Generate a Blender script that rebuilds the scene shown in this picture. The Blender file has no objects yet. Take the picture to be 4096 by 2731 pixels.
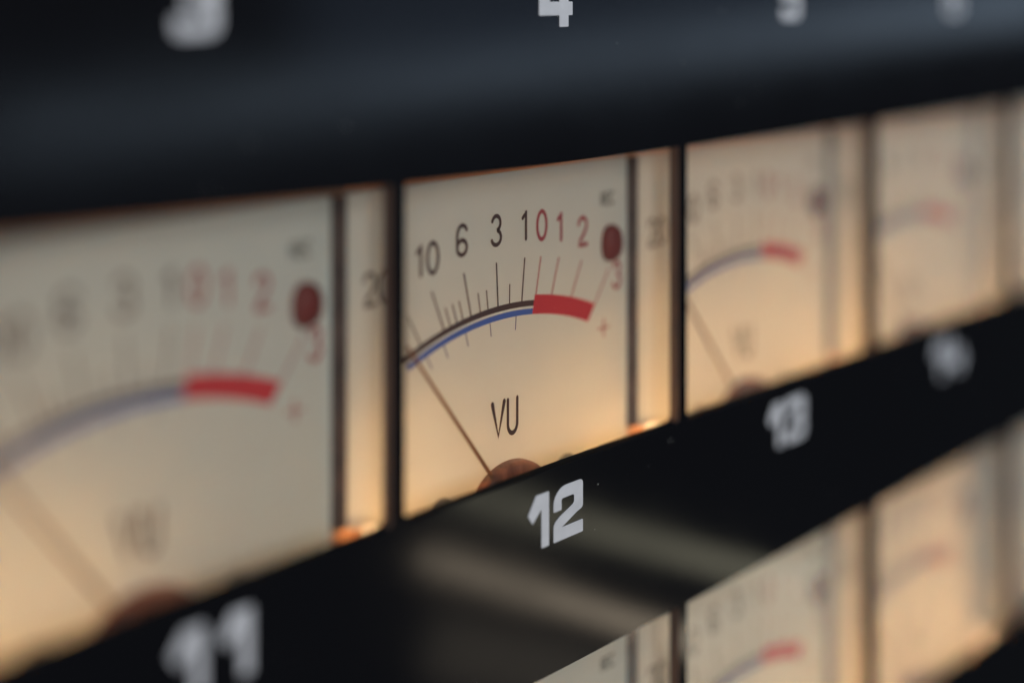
import bpy, bmesh, math, random
from mathutils import Vector, Matrix
random.seed(7)
S = 0.04                      # one meter pitch = 40 mm
COL = bpy.context.scene.collection
scene = bpy.context.scene

# ------------------------------------------------------------------ camera
CS, SN = 0.544026, 0.839068           # yaw of the panel against the view
D, XC = 3.297960, -2.984422           # camera distance / foot on the panel (pitches)
FPX, W4 = 5126.7, 4096.0
cam = bpy.data.cameras.new('camera'); cam_o = bpy.data.objects.new('camera', cam); COL.objects.link(cam_o)
right, up, fwd = Vector((CS, -SN, 0)), Vector((0, 0, 1)), Vector((SN, CS, 0))
m = Matrix((right, up, -fwd)).transposed().to_4x4(); m.translation = Vector((XC, -D, 0)) * S
cam_o.matrix_world = m
cam.sensor_width = 36.0; cam.lens = FPX / W4 * 36.0
cam.shift_x = -0.5; cam.shift_y = -(1365.5 + 40) / W4
cam.clip_start = 0.005; cam.clip_end = 50
cam.dof.use_dof = True; cam.dof.focus_distance = 3.945 * S
cam.dof.aperture_fstop = 3.6; cam.dof.aperture_blades = 0
scene.camera = cam_o

# ------------------------------------------------------------------ world, lights, exposure
wd = bpy.data.worlds.new('World'); scene.world = wd; wd.use_nodes = True
bg = wd.node_tree.nodes['Background']; bg.inputs[0].default_value = (0.75, 0.88, 1.0, 1); bg.inputs[1].default_value = 0.035
scene.view_settings.view_transform = 'Standard'; scene.view_settings.look = 'None'
scene.view_settings.exposure = 0; scene.view_settings.gamma = 1

def area(name, loc, target, sx, sy, radiance, color):
    l = bpy.data.lights.new(name, 'AREA'); l.shape = 'RECTANGLE'; l.size = sx * S; l.size_y = sy * S
    l.energy = radiance * math.pi * sx * sy * S * S; l.color = color
    o = bpy.data.objects.new(name, l); COL.objects.link(o)
    o.location = Vector(loc) * S
    o.rotation_euler = (Vector(target) - Vector(loc)).to_track_quat('-Z', 'Y').to_euler()
    return o
# key light high in front (throws the soft shade of the panel on the dials), cool room fill from the left
area('key_light', (3.0, -12.0, 14.0), (0, 0, -1), 3.6, 2.8, 55, (0.84, 0.98, 0.98))
area('fill_light', (-10, -17, 4), (0, 0, -1), 15, 14, 3.0, (1.0, 0.92, 0.84))

def streak(name, px, py, w, h, slope, z, radiance, color):
    """a lamp whose mirror image in the gloss panel stands at that depth behind it"""
    px, py, w, h = [v * W4 / 2352 for v in (px, py, w, h)]
    P = Vector((XC, -D, 0)) + right * ((px - 4096) / FPX * z) + fwd * z - up * ((py + 40) / FPX * z)
    l = bpy.data.lights.new(name, 'AREA'); l.shape = 'RECTANGLE'
    sx, sy = w / FPX * z, h / FPX * z
    l.size = sx * S; l.size_y = sy * S; l.color = color; l.energy = radiance * math.pi * sx * sy * S * S
    o = bpy.data.objects.new(name, l); COL.objects.link(o)
    X0, Z0 = Vector((CS, SN, 0)), Vector((SN, -CS, 0))
    c, s_ = math.cos(slope), math.sin(slope)
    X = X0 * c - up * s_; Y = up * c + X0 * s_
    mm = Matrix((X, Y, Z0)).transposed().to_4x4(); mm.translation = Vector((P.x, -P.y, P.z)) * S
    o.matrix_world = mm
streak('added_streak_upper', 1500, 1250, 960, 72, 0.27, 5.2, 1.45, (1.0, 0.94, 0.68))  # added unseen lamp, only there to reflect as the upper slanting streak
streak('added_streak_low', 1320, 1388, 740, 60, 0.31, 5.2, 3.3, (1.0, 0.82, 0.60))  # added likewise, for the lower streak
streak('added_brown_glow', 1190, 1530, 420, 150, 0.25, 6.0, 0.55, (1.0, 0.86, 0.66))  # added dim lamp for the brownish glow reflected below the streaks
streak('added_blue_band', 1180, 160, 2500, 95, -0.125, 8.5, 1.35, (0.62, 0.80, 1.0))  # added unseen lamp, reflects as the bluish band along the panel top
streak('added_blue_sheen', 1650, -50, 1900, 320, -0.10, 9.0, 0.36, (0.48, 0.67, 1.0))  # added as well, for the weaker blue sheen above that band

# ------------------------------------------------------------------ materials
def mat(name, color, rough=0.5, **kw):
    m = bpy.data.materials.new(name); m.use_nodes = True
    b = m.node_tree.nodes['Principled BSDF']
    b.inputs['Base Color'].default_value = (*color, 1); b.inputs['Roughness'].default_value = rough
    for k, v in kw.items(): b.inputs[k.replace('_', ' ')].default_value = v
    return m
def noise_color(m, c0, c1, scale, stretch=(1, 1, 1), detail=4):
    nt = m.node_tree; b = nt.nodes['Principled BSDF']
    tc = nt.nodes.new('ShaderNodeTexCoord'); mp = nt.nodes.new('ShaderNodeMapping'); mp.inputs['Scale'].default_value = stretch
    n = nt.nodes.new('ShaderNodeTexNoise'); n.inputs['Scale'].default_value = scale; n.inputs['Detail'].default_value = detail
    r = nt.nodes.new('ShaderNodeValToRGB'); r.color_ramp.elements[0].color = (*c0, 1); r.color_ramp.elements[1].color = (*c1, 1)
    r.color_ramp.elements[0].position = 0.3; r.color_ramp.elements[1].position = 0.7
    nt.links.new(tc.outputs['Object'], mp.inputs[0]); nt.links.new(mp.outputs[0], n.inputs[0])
    nt.links.new(n.outputs[0], r.inputs[0]); nt.links.new(r.outputs[0], b.inputs['Base Color'])
    return n
def translucent(name, color, fac, trans, mottle=0.03):
    m = bpy.data.materials.new(name); m.use_nodes = True; nt = m.node_tree; nt.nodes.clear()
    out = nt.nodes.new('ShaderNodeOutputMaterial'); mix = nt.nodes.new('ShaderNodeMixShader'); mix.inputs[0].default_value = fac
    d = nt.nodes.new('ShaderNodeBsdfDiffuse'); t = nt.nodes.new('ShaderNodeBsdfTranslucent')
    tc = nt.nodes.new('ShaderNodeTexCoord'); n = nt.nodes.new('ShaderNodeTexNoise'); n.inputs['Scale'].default_value = 180; n.inputs['Detail'].default_value = 5
    for sh, c in ((d, color), (t, trans)):
        r = nt.nodes.new('ShaderNodeValToRGB'); e = r.color_ramp.elements
        e[0].position, e[1].position = 0.3, 0.7
        e[0].color = (*[v * (1 - mottle) for v in c], 1); e[1].color = (*c, 1)
        nt.links.new(n.outputs[0], r.inputs[0]); nt.links.new(r.outputs[0], sh.inputs[0])
    nt.links.new(tc.outputs['Object'], n.inputs[0])
    nt.links.new(d.outputs[0], mix.inputs[1]); nt.links.new(t.outputs[0], mix.inputs[2]); nt.links.new(mix.outputs[0], out.inputs[0])
    return m

M = {}
M['panel'] = mat('black_acrylic', (0.0042, 0.0043, 0.0062), 0.13, Specular_IOR_Level=0.5)
nt = M['panel'].node_tree; b = nt.nodes['Principled BSDF']           # faint unevenness of the gloss
tc = nt.nodes.new('ShaderNodeTexCoord'); n = nt.nodes.new('ShaderNodeTexNoise'); n.inputs['Scale'].default_value = 60; n.inputs['Detail'].default_value = 8
mr = nt.nodes.new('ShaderNodeMapRange'); mr.inputs['To Min'].default_value = 0.09; mr.inputs['To Max'].default_value = 0.19
nt.links.new(tc.outputs['Object'], n.inputs[0]); nt.links.new(n.outputs[0], mr.inputs[0]); nt.links.new(mr.outputs[0], b.inputs['Roughness'])
M['panel_edge'] = mat('cut_edge_dial_glow', (0.20, 0.105, 0.075), 0.35)  # black side walls painted brown for the warm dial light they catch
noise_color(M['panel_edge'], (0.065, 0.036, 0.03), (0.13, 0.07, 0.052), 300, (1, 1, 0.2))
M['cut_black'] = mat('cut_edge_black', (0.004, 0.004, 0.005), 0.9, Specular_IOR_Level=0.05)
M['white'] = mat('white_screen_print', (0.70, 0.70, 0.74), 0.5)
noise_color(M['white'], (0.53, 0.54, 0.61), (0.61, 0.62, 0.70), 500)
M['dial'] = translucent('cream_dial', (0.72, 0.87, 0.885), 0.28, (0.95, 0.80, 0.62))
M['tan'] = translucent('tan_case_rim', (0.62, 0.44, 0.31), 0.35, (0.9, 0.62, 0.40))
M['black_print'] = mat('black_print', (0.075, 0.036, 0.036), 0.6)
M['grey_print'] = mat('grey_print', (0.06, 0.06, 0.05), 0.6)
M['pale_print'] = mat('pale_print', (0.15, 0.135, 0.12), 0.6)
M['red_print'] = mat('red_print', (0.72, 0.040, 0.055), 0.6)
M['red_thin'] = mat('thin_red_print', (0.42, 0.07, 0.09), 0.6)
M['blue_print'] = mat('blue_print', (0.075, 0.15, 0.52), 0.6)
M['blue_thin'] = mat('thin_blue_print', (0.16, 0.19, 0.30), 0.6)
M['needle'] = mat('brown_needle', (0.24, 0.10, 0.045), 0.45)
M['hub'] = mat('amber_hub', (0.5, 0.2, 0.12), 0.3)
noise_color(M['hub'], (0.11, 0.032, 0.02), (0.48, 0.19, 0.115), 520, (1, 1, 0.12), 6)
M['led'] = mat('dark_red_lens', (0.19, 0.018, 0.016), 0.5)
M['strip'] = mat('dark_rubber', (0.05, 0.035, 0.036), 0.6)
noise_color(M['strip'], (0.055, 0.036, 0.036), (0.12, 0.08, 0.07), 300)
M['case_in'] = mat('white_lamp_box', (0.32, 0.28, 0.24), 0.8)
M['screw'] = mat('grey_screw', (0.34, 0.32, 0.27), 0.5)
# clear plastic cover: fine scuffs haze it more the flatter it is looked at
m = bpy.data.materials.new('clear_cover'); m.use_nodes = True; nt = m.node_tree; nt.nodes.clear(); M['cover'] = m
out = nt.nodes.new('ShaderNodeOutputMaterial'); tr = nt.nodes.new('ShaderNodeBsdfTransparent'); df = nt.nodes.new('ShaderNodeBsdfDiffuse'); gl = nt.nodes.new('ShaderNodeBsdfGlossy')
df.inputs[0].default_value = (0.68, 0.66, 0.60, 1); gl.inputs['Roughness'].default_value = 0.10
lw = nt.nodes.new('ShaderNodeLayerWeight'); mr = nt.nodes.new('ShaderNodeMapRange')
mr.inputs['From Min'].default_value = 0.24; mr.inputs['From Max'].default_value = 0.50; mr.inputs['To Min'].default_value = 0.02; mr.inputs['To Max'].default_value = 0.46
m1 = nt.nodes.new('ShaderNodeMixShader'); m2 = nt.nodes.new('ShaderNodeMixShader'); fr = nt.nodes.new('ShaderNodeFresnel'); fr.inputs[0].default_value = 1.45
nt.links.new(lw.outputs['Facing'], mr.inputs[0]); nt.links.new(mr.outputs[0], m1.inputs[0])
nt.links.new(tr.outputs[0], m1.inputs[1]); nt.links.new(df.outputs[0], m1.inputs[2])
nt.links.new(fr.outputs[0], m2.inputs[0]); nt.links.new(m1.outputs[0], m2.inputs[1]); nt.links.new(gl.outputs[0], m2.inputs[2]); nt.links.new(m2.outputs[0], out.inputs[0])
lw.inputs[0].default_value = 0.5
M['dust'] = mat('dust', (0.75, 0.75, 0.72), 0.9)

# ------------------------------------------------------------------ helpers
def link(name, me, mats, parent=None):
    for x in mats if isinstance(mats, (list, tuple)) else [mats]: me.materials.append(x)
    o = bpy.data.objects.new(name, me); COL.objects.link(o)
    if parent is not None: o.parent = parent
    return o
def bm_obj(name, bm, mats, parent=None, smooth=False):
    bmesh.ops.recalc_face_normals(bm, faces=bm.faces)
    me = bpy.data.meshes.new(name); bm.to_mesh(me); bm.free()
    if smooth:
        for p in me.polygons: p.use_smooth = True
    return link(name, me, mats, parent)
def V3(x, y, z): return Vector((x, y, z)) * S
def box(bm, x0, x1, y0, y1, z0, z1, mi=0):
    v = [bm.verts.new(V3(x, y, z)) for x in (x0, x1) for y in (y0, y1) for z in (z0, z1)]
    for f in ((0, 1, 3, 2), (4, 6, 7, 5), (0, 4, 5, 1), (2, 3, 7, 6), (0, 2, 6, 4), (1, 5, 7, 3)):
        bm.faces.new([v[i] for i in f]).material_index = mi
def round_poly(pts, r, seg=5):
    """pts: (x,z) or (x,z,r) -> outline with rounded corners"""
    out = []; n = len(pts)
    for i in range(n):
        p = Vector(pts[i][:2]); rr = pts[i][2] if len(pts[i]) > 2 else r
        a = Vector(pts[i - 1][:2]) - p; c = Vector(pts[(i + 1) % n][:2]) - p
        k = min(rr, a.length * 0.48, c.length * 0.48)
        A = p + a.normalized() * k; B = p + c.normalized() * k
        if k < 1e-5: out.append(p); continue
        for j in range(seg + 1):
            t = j / seg; out.append(A * (1 - t) ** 2 + p * 2 * t * (1 - t) + B * t * t)
    return out
def fill(loops, y0, y1):
    """solid slab between y0 (front) and y1 with the given outlines (first = outside, rest = holes)"""
    cu = bpy.data.curves.new('tmp', 'CURVE'); cu.dimensions = '2D'; cu.fill_mode = 'BOTH'; cu.extrude = abs(y1 - y0) / 2 * S
    for lp in loops:
        sp = cu.splines.new('POLY'); sp.points.add(len(lp) - 1)
        for q, p in zip(sp.points, lp): q.co = (p[0] * S, p[1] * S, 0, 1)
        sp.use_cyclic_u = True
    o = bpy.data.objects.new('tmp', cu); COL.objects.link(o)
    dg = bpy.context.evaluated_depsgraph_get(); dg.update()
    me = bpy.data.meshes.new_from_object(o.evaluated_get(dg))
    bpy.data.objects.remove(o); bpy.data.curves.remove(cu)
    bm = bmesh.new(); bm.from_mesh(me); bpy.data.meshes.remove(me)
    ym = (y0 + y1) / 2 * S
    for v in bm.verts: v.co = Vector((v.co.x, ym - v.co.z, v.co.y))
    bmesh.ops.remove_doubles(bm, verts=bm.verts, dist=1e-7)
    bmesh.ops.recalc_face_normals(bm, faces=bm.faces)
    return bm
def merge(dst, src):
    me = bpy.data.meshes.new('t'); src.to_mesh(me); src.free(); dst.from_mesh(me); bpy.data.meshes.remove(me)

class Ink:
    """thin printed strokes on a plane y = const; every stroke a hair above the last"""
    def __init__(s, y): s.bm = bmesh.new(); s.y = y; s.k = 0
    def ribbon(s, pts, w, sx=1.0, ox=0.0, oz=0.0, cap=True):
        P = [Vector(p) for p in pts]; n = len(P); y = s.y - s.k * 0.00012; s.k += 1
        L, R = [], []
        for i in range(n):
            t = (P[min(i + 1, n - 1)] - P[max(i - 1, 0)]).normalized(); nn = Vector((-t.y, t.x)) * w / 2
            L.append(P[i] + nn); R.append(P[i] - nn)
        ring = L[:]
        if cap:
            t = (P[-1] - P[-2]).normalized(); nn = Vector((-t.y, t.x))
            ring += [P[-1] + (nn * math.cos(a) + t * math.sin(a)) * w / 2 for a in (math.pi * j / 6 for j in range(1, 6))]
        v = lambda p: s.bm.verts.new(V3(p.x * sx + ox, y, p.y + oz))
        lv = [v(p) for p in L]; rv = [v(p) for p in R]
        for i in range(n - 1): s.bm.faces.new((lv[i], lv[i + 1], rv[i + 1], rv[i]))
        if cap:
            for e, sgn in ((0, -1), (n - 1, 1)):
                t = (P[1] - P[0]).normalized() * -1 if e == 0 else (P[-1] - P[-2]).normalized()
                a0 = (L[e] - P[e]).normalized()
                fan = [lv[e]] + [v(P[e] + (a0 * math.cos(a) + t * math.sin(a)) * w / 2) for a in (math.pi * j / 6 for j in range(1, 6))] + [rv[e]]
                s.bm.faces.new(fan)
    def arc(s, r0, r1, a0, a1, n=48):
        y = s.y - s.k * 0.00012; s.k += 1; pr = None
        for i in range(n + 1):
            a = math.radians(a0 + (a1 - a0) * i / n)
            q = [s.bm.verts.new(V3(r * math.sin(a), y, r * math.cos(a))) for r in (r0, r1)]
            if pr: s.bm.faces.new((pr[0], pr[1], q[1], q[0]))
            pr = q
    def tick(s, a, r0, r1, w=0.0045):
        a = math.radians(a); s.ribbon([(r0 * math.sin(a), r0 * math.cos(a)), (r1 * math.sin(a), r1 * math.cos(a))], w, cap=False)
    def done(s, name, m, parent): return bm_obj(name, s.bm, m, parent)

def ell(cx, cy, rx, ry, a0, a1, n=20):
    return [(cx + rx * math.cos(math.radians(a0 + (a1 - a0) * i / n)), cy + ry * math.sin(math.radians(a0 + (a1 - a0) * i / n))) for i in range(n + 1)]
# digit strokes in a box 1 high, about 0.6 wide, baseline 0, centred on x = 0
G = {
 '0': [ell(0, .5, .27, .44, 90, 450, 40)],
 '1': [[(-.17, .72), (-.07, .80), (.02, .94), (.02, .06)]],
 '2': [ell(0, .70, .25, .24, 170, -30, 18) + [(.06, .38), (-.15, .20), (-.25, .06), (.27, .06)]],
 '3': [ell(-.01, .72, .23, .22, 160, -75, 16) + ell(-.01, .28, .26, .22, 75, -160, 16)],
 '6': [ell(0, .28, .25, .22, 150, -210, 30), [(-.25, .30)] + ell(.02, .62, .27, .32, 180, 35, 16)],
 'V': [[(-.28, .94), (0, .07), (.28, .94)]],
 'U': [[(-.24, .94), (-.24, .35)] + ell(0, .32, .24, .26, 190, 350, 14) + [(.24, .35), (.24, .94)]],
 'R': [[(-.2, .06), (-.2, .94), (.05, .94), (.2, .84), (.2, .62), (.05, .52), (-.15, .52)], [(.04, .5), (.22, .06)]],
 'E': [[(.2, .94), (-.2, .94), (-.2, .06), (.2, .06)], [(-.18, .52), (.14, .52)]],
 'C': [ell(0, .5, .22, .44, 50, 310, 20)],
}
def letter(ink, ch, x, z, h, w=0.12, sx=0.6):
    for st in G[ch]: ink.ribbon([(p[0] * h, p[1] * h) for p in st], w * h, sx, x, z)

# ------------------------------------------------------------------ front panel
PITCH_Z = 1.5375; TH = 0.045; DD = 0.1781           # row pitch, panel thickness, depth of the dials
WT, WB = -0.5236, -1.4445                           # window top and bottom of the middle row
windows = [(c, 0) for c in range(-1, 4)] + [(c, 1) for c in range(0, 4)]
loops = [[(-4.2, 1.3), (5.2, 1.3), (5.2, -4.1), (-4.2, -4.1)]]
for c, r in windows:
    x0, x1, z0, z1 = c - 1 + 0.018, c - 0.018, WB - r * PITCH_Z, WT - r * PITCH_Z
    loops.append(round_poly([(x0, z0, .022), (x1, z0, .022), (x1, z1, .006), (x0, z1, .006)], .02))
bm = fill(loops, 0, TH)
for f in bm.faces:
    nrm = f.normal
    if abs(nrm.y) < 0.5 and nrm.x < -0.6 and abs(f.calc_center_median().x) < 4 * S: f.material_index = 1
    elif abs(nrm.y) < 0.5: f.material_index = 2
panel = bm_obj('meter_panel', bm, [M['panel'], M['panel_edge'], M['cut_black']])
bv = panel.modifiers.new('edge', 'BEVEL'); bv.width = 0.002 * S; bv.segments = 2; bv.limit_method = 'ANGLE'; bv.angle_limit = math.radians(50); bv.material = 0
panel['label'] = 'glossy black meter bridge front panel with window openings and white track numbers'
panel['category'] = 'panel'

# white track numbers, drawn in boxes: height 1 = 0.163 pitch
def gl1(): return [[(0.0, .68), (.17, 1.0), (.447, 1.0), (.447, 0), (.285, 0), (.285, .72), (.095, .50)]]
def gl2(): return [[(0, .56), (0, .80, .16), (.16, 1.0, .13), (.47, 1.0, .03), (.652, 1.0, .09), (.652, .46, .13), (.52, .42, .06), (.30, .30, .03), (.17, .235, .02), (.652, .235), (.652, 0), (0, 0), (0, .34, .16), (.12, .44, .08), (.455, .60, .05), (.455, .77, .04), (.175, .77, .04), (.175, .56)]]
def gl3(): return [[(0, .73), (0, 1, .16), (.64, 1, .16), (.64, .56, .05), (.61, .5, .03), (.64, .44, .05), (.64, 0, .2), (0, 0, .2), (0, .30), (.19, .30), (.19, .2, .05), (.45, .2, .05), (.45, .40, .04), (.15, .40), (.15, .60), (.45, .60, .04), (.45, .79, .04), (.19, .79, .04), (.19, .73)]]
def gl4(): return [[(0, 1), (0, .215, .03), (.44, .215, .01), (.44, 0), (.64, 0), (.64, .215, .01), (.73, .215), (.73, .47), (.64, .47, .01), (.64, .66), (.44, .66), (.44, .47, .01), (.23, .47, .02), (.23, 1)]]
def gl5(): return [[(0, 1), (0, .44), (.45, .44, .04), (.45, .2, .05), (.19, .2, .05), (.19, .28), (0, .28), (0, 0, .18), (.64, 0, .18), (.64, .62, .16), (.19, .62, .01), (.19, .80, .01), (.6, .80), (.6, 1)]]
def gl6(): return [[(0, 0, .18), (.64, 0, .18), (.64, .62, .16), (.19, .62, .01), (.19, .80, .03), (.62, .80), (.62, 1), (0, 1, .18)], [(.19, .18), (.45, .18), (.45, .44), (.19, .44)]]
GL = {'1': (gl1, .447), '2': (gl2, .652), '3': (gl3, .64), '4': (gl4, .73), '5': (gl5, .64), '6': (gl6, .64)}
H = 0.163
def number(txt, c, z_base):
    gap = .034 if txt == '11' else .016
    wid = sum(GL[t][1] for t in txt) * H + gap * (len(txt) - 1)
    cx = c - 0.5022 + {'11': .034, '5': .02, '6': .04}.get(txt, 0); x = cx - wid / 2; bm = bmesh.new()
    for t in txt:
        g, w = GL[t]
        lp = [[(x + q[0] * H, z_base + q[1] * H) for q in round_poly(l, .022, 4)] for l in g()]
        merge(bm, fill(lp, -0.0022, -0.0004)); x += w * H + gap
    o = bm_obj('printed_number', bm, M['white'], panel)
    o['label'] = 'white printed number ' + txt
for i, t in enumerate(('3', '4', '5', '6')): number(t, i - 1, -0.1125 - 0.0003)
for i, t in enumerate(('11', '12', '13', '14', '15')): number(t, i - 1, -1.6692)

# ------------------------------------------------------------------ one VU meter (origin = needle pivot, front of the dial)
def lathe(bm, cx, cz, prof, n=48, sx=1, sz=1, wob=None):
    """prof: (radius, y) from rim to centre; axis along y"""
    rings = []
    for r, y in prof:
        if r < 1e-6: rings.append([bm.verts.new(V3(cx, y, cz))]); continue
        rings.append([bm.verts.new(V3(cx + r * sx * math.cos(a) * (wob(a) if wob else 1), y, cz + r * sz * math.sin(a) * (wob(a) if wob else 1))) for a in (2 * math.pi * i / n for i in range(n))])
    for A, B in zip(rings, rings[1:]):
        for i in range(n):
            j = (i + 1) % n
            if len(B) == 1: bm.faces.new((A[i], A[j], B[0]))
            else: bm.faces.new((A[i], A[j], B[j], B[i]))
def make_meter():
    t = bpy.data.objects.new('vu_meter', None); COL.objects.link(t); t.empty_display_size = 0.005
    # lamp box behind the dial
    bm = bmesh.new()
    x0, x1, z0, z1, yb = -.522, .470, -.02, 1.15, .46
    box(bm, x0, x1, yb, yb + .02, z0, z1)
    box(bm, x0, x0 + .015, .03, yb, z0, z1); box(bm, x1 - .015, x1, .03, yb, z0, z1)
    box(bm, x0 + .015, x1 - .015, .03, yb, z1 - .02, z1); box(bm, x0 + .015, x1 - .015, .03, yb, z0, z0 + .02)
    bm_obj('lamp_box', bm, M['case_in'], t)
    # tan rim sheet the dial sits on
    bm = fill([[(x0, z0 - .02), (x1 + .006, z0 - .02), (x1 + .006, z1), (x0, z1)], [(-.452, .0), (.458, .0), (.458, 1.075), (-.498, 1.075), (-.498, .19), (-.452, .19)]], .0112, .029)
    bm_obj('case_rim', bm, M['tan'], t)
    # dial
    bm = fill([round_poly([(-.500, .155, .05), (-.41, .155, .01), (-.39, .0, .01), (.461, .0, .004), (.461, 1.087, .01), (-.500, 1.087, .01)], .01)], 0.0, .011)
    dial = bm_obj('dial_plate', bm, M['dial'], t)
    Y = -.0012
    k = Ink(Y); R = .6390
    k.arc(1.040 * R, 1.068 * R, -29.5, 8.35)
    for a in (-17.7, -10.1, -2.4, 4.57): k.tick(a, 1.066 * R, 1.278 * R if a > -17 else 1.264 * R)
    for a in (-15.9, -14.1, -12.4, -7.5, -5.3, 0.9): k.tick(a, 1.066 * R, .742, .0036)
    for ch, x, z in (('1', -.281, .817), ('0', -.243, .817), ('6', -.150, .853), ('3', -.035, .864), ('1', .0672, .866)):
        letter(k, ch, x, z, .100, .13, .62)
    letter(k, 'V', -.0286, .2775, .1165, .15, .62); letter(k, 'U', .0207, .2755, .1185, .125, .58)
    k.done('black_scale', M['black_print'], dial)
    k = Ink(Y)
    for ch, x in (('R', .3625), ('E', .3815), ('C', .4005)): letter(k, ch, x, .932, .047, .12, .78)
    k.done('lettering', M['grey_print'], dial)
    k = Ink(Y)
    for ch, x in (('2', -.431), ('0', -.388)): letter(k, ch, x, .762, .100, .13, .62)
    k.tick(-24.2, 1.066 * R, 1.22 * R)
    k.done('low_numeral', M['pale_print'], dial)
    k = Ink(Y); k.arc(R, 1.0935 * R, 8.35, 28.2, 32)
    k.done('red_zone', M['red_print'], dial)
    k = Ink(Y)
    for a in (8.7, 13.5, 19.85, 28.1): k.tick(a, 1.0938 * R if a < 28 else R * 1.09, 1.278 * R, .0042)
    for ch, x, z in (('0', .1270, .855), ('1', .1975, .842), ('2', .2810, .812), ('3', .4180, .648)):
        letter(k, ch, x, z, .100 if ch != '3' else .095, .14, .62)
    k.ribbon([(.340, .530), (.388, .530)], .0055, cap=False); k.ribbon([(.364, .500), (.364, .560)], .0055, cap=False)
    k.done('red_numerals', M['red_thin'], dial)
    k = Ink(Y); k.arc(R, 1.028 * R, -29.5, 8.35)
    k.done('blue_scale', M['blue_print'], dial)
    k = Ink(Y)
    for a in (3.1, -5.0, -12.4, -19.0, -24.2): k.tick(a, .597, R * .999, .0034)
    k.done('blue_ticks', M['blue_thin'], dial)
    for sx in (-1, 1):
        bm = bmesh.new(); lathe(bm, .216 * sx, .125, [(.034, -.001), (.034, -.012), (.026, -.022), (0, -.026)], 24)
        bm_obj('dial_screw', bm, M['screw'], t, True)
    # hub and needle
    bm = bmesh.new(); lathe(bm, .006, .072, [(.130, -.001), (.130, -.026), (.127, -.036), (.119, -.043), (.07, -.048), (0, -.050)], 64)
    bm_obj('needle_hub', bm, M['hub'], t, True)
    bm = bmesh.new(); A = Vector((-.02, .10)); d = Vector((-.223, .376)).normalized(); nn = Vector((-d.y, d.x)); Lg = .60
    A = Vector((-.077, .195)) - d * .09
    for w0, w1, l0, l1 in ((.0095, .0055, 0, Lg),):
        q = [A + nn * w0 / 2 + d * l0, A - nn * w0 / 2 + d * l0, A - nn * w1 / 2 + d * l1, A + nn * w1 / 2 + d * l1]
        f = [bm.verts.new(V3(p.x, -.033, p.y)) for p in q]; g = [bm.verts.new(V3(p.x, -.027, p.y)) for p in q]
        bm.faces.new(f); bm.faces.new(g[::-1])
        for i in range(4): bm.faces.new((f[i], g[i], g[(i + 1) % 4], f[(i + 1) % 4]))
    bm_obj('needle', bm, M['needle'], t)
    # record lamp: small domed dark red lens, slightly lumpy
    bm = bmesh.new()
    lathe(bm, .393, .806, [(.062, -.001), (.062, -.012), (.058, -.021), (.046, -.029), (.026, -.033), (0, -.034)], 40, .62, 1.0,
          lambda a: 1 + .025 * math.cos(4 * a + 3.14) + .03 * math.cos(3 * a + .4))
    bm_obj('record_lamp', bm, M['led'], t, True)
    bm = bmesh.new()
    bm.faces.new([bm.verts.new(V3(x, -.085, z)) for x, z in ((-.516, -.02), (.478, -.02), (.478, 1.13), (-.516, 1.13))])
    bm_obj('front_cover', bm, M['cover'], t)
    # dark strip in the gap to the next meter
    bm = bmesh.new(); box(bm, .462, .4995, -.010, .010, .175, 1.082)
    bm_obj('gap_strip', bm, M['strip'], t)
    return t

proto = make_meter()
def copy_tree(o, parent=None):
    c = o.copy(); COL.objects.link(c); c.parent = parent
    for ch in o.children: copy_tree(ch, c)
    return c
def lamp(t, x, z, e, y=.115):
    l = bpy.data.lights.new('bulb', 'POINT'); l.energy = e; l.color = (1.0, 0.64, 0.34); l.shadow_soft_size = 0.035 * S
    o = bpy.data.objects.new('bulb', l); COL.objects.link(o); o.parent = t; o.location = V3(x, y, z)
LAB = {
 (-1, 0): 'grey looking VU meter above number 11, its right bulb dark, strongly blurred at the left',
 (0, 0): 'sharp backlit VU meter in the window above number 12, needle at rest',
 (1, 0): 'slightly blurred backlit VU meter in the window above number 13',
 (2, 0): 'blurred backlit VU meter in the window above number 14',
 (3, 0): 'sliver of a VU meter at the right photo edge, upper window row beyond number 14',
 (0, 1): 'VU meter in the lower window row directly below number 12, only its top corner showing',
 (1, 1): 'VU meter in the lower window row directly below number 13, red zone faint',
 (2, 1): 'VU meter in the lower window row directly below number 14, with a strong orange glow',
 (3, 1): 'sliver of a VU meter at the right photo edge in the lower window row',
}
first = True
E0 = 0.044
for (c, r), lab in LAB.items():
    t = proto if first else copy_tree(proto); first = False
    t.location = V3(c - .5473, DD, -1.6468 - r * PITCH_Z)
    for ch in t.children:
        if ch.name.startswith('needle') and 'hub' not in ch.name:      # rest positions differ a little
            ch.rotation_euler = (0, math.radians({(-1, 0): .5, (1, 0): -.9, (2, 0): 1.3, (1, 1): .8, (2, 1): -.6}.get((c, r), 0)), 0)
    t['label'] = lab; t['category'] = 'VU meter'; t['group'] = 'VU meters behind the black panel'
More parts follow.
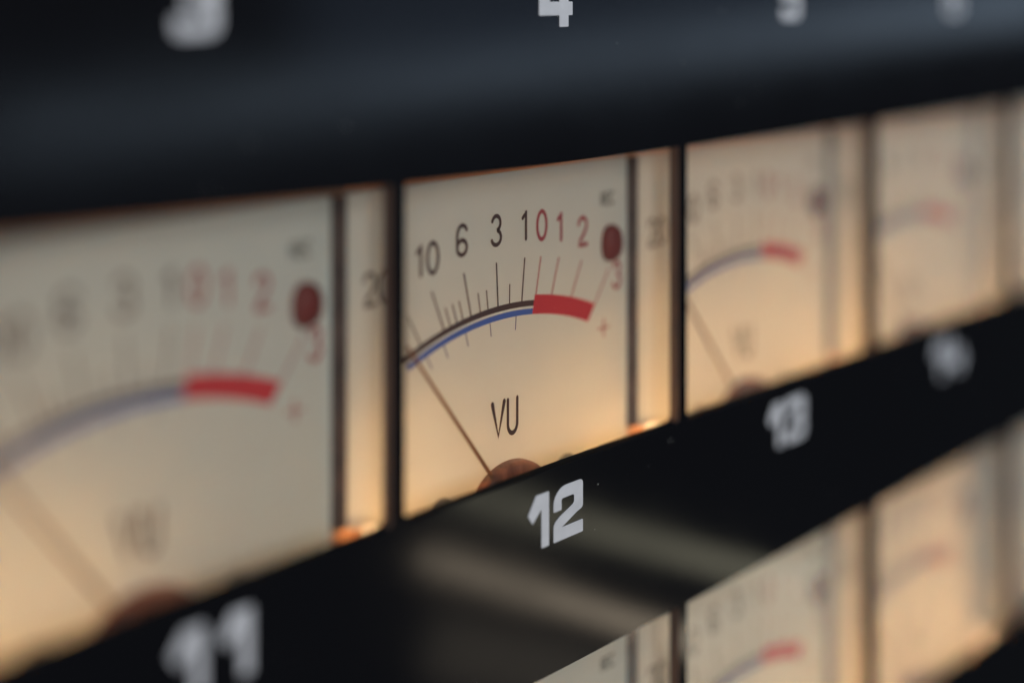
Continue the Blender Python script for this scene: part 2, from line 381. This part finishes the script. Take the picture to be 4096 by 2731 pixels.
for o in [o for o in COL.objects if o.name.startswith('vu_meter')]:
    c = round(o.location.x / S + .5473); r = 1 if o.location.z / S < -2.5 else 0
    e = {(-1, 0): (1.5, 0), (0, 0): (.95, 1.05), (1, 0): (1.5, 2.9), (2, 0): (1.8, 4.0), (3, 0): (2.6, 2.0), (2, 1): (1.5, 7.5), (1, 1): (1.2, 2.8), (3, 1): (1.0, 2.0)}.get((c, r), (1, 1))
    if e[0]: lamp(o, -.385, .185, E0 * e[0])
    if e[1]: lamp(o, .375, .165 if (c, r) != (2, 1) else .24, E0 * e[1], .115 if (c, r) != (2, 1) else .19)

# dust specks resting on the gloss panel
bm = bmesh.new()
for i in range(90):
    x, z = random.uniform(-2, 2.3), random.uniform(-3.2, 0)
    zz = (z + PITCH_Z * 3) % PITCH_Z
    if (WB + PITCH_Z * 1 + PITCH_Z) % PITCH_Z < zz < (WT + PITCH_Z) % PITCH_Z: pass
    inside = any(c - 1 < x < c and WB - r * PITCH_Z - .01 < z < WT - r * PITCH_Z + .01 for c, r in windows)
    if inside: continue
    s_ = random.choice((.0008, .001, .0014, .002)); a = random.random() * 3
    q = [(math.cos(a + k * 1.7) * s_ * random.uniform(.5, 1.3), math.sin(a + k * 1.7) * s_) for k in range(4)]
    lo = [bm.verts.new(V3(x + p[0], -.0005, z + p[1])) for p in q]; hi = bm.verts.new(V3(x, -.0015, z))
    for k in range(4): bm.faces.new((lo[k], lo[(k + 1) % 4], hi))
for i in range(46):                                  # and a few on the clear covers
    c = random.choice((-1, 0, 0, 0, 1)); x, z = c - random.uniform(.05, .98), random.uniform(-1.46, -.56)
    s_ = random.choice((.0007, .0009, .0013)); yy = DD - .0856
    lo = [bm.verts.new(V3(x + math.cos(k * 1.6 + i) * s_ * random.uniform(.5, 1.4), yy, z + math.sin(k * 1.6 + i) * s_)) for k in range(4)]
    hi = bm.verts.new(V3(x, yy - .0008, z))
    for k in range(4): bm.faces.new((lo[k], lo[(k + 1) % 4], hi))
dust = bm_obj('dust', bm, M['dust']); dust['kind'] = 'stuff'
dust['label'] = 'tiny pale dust specks on the black panel and the clear meter covers'; dust['category'] = 'dust'
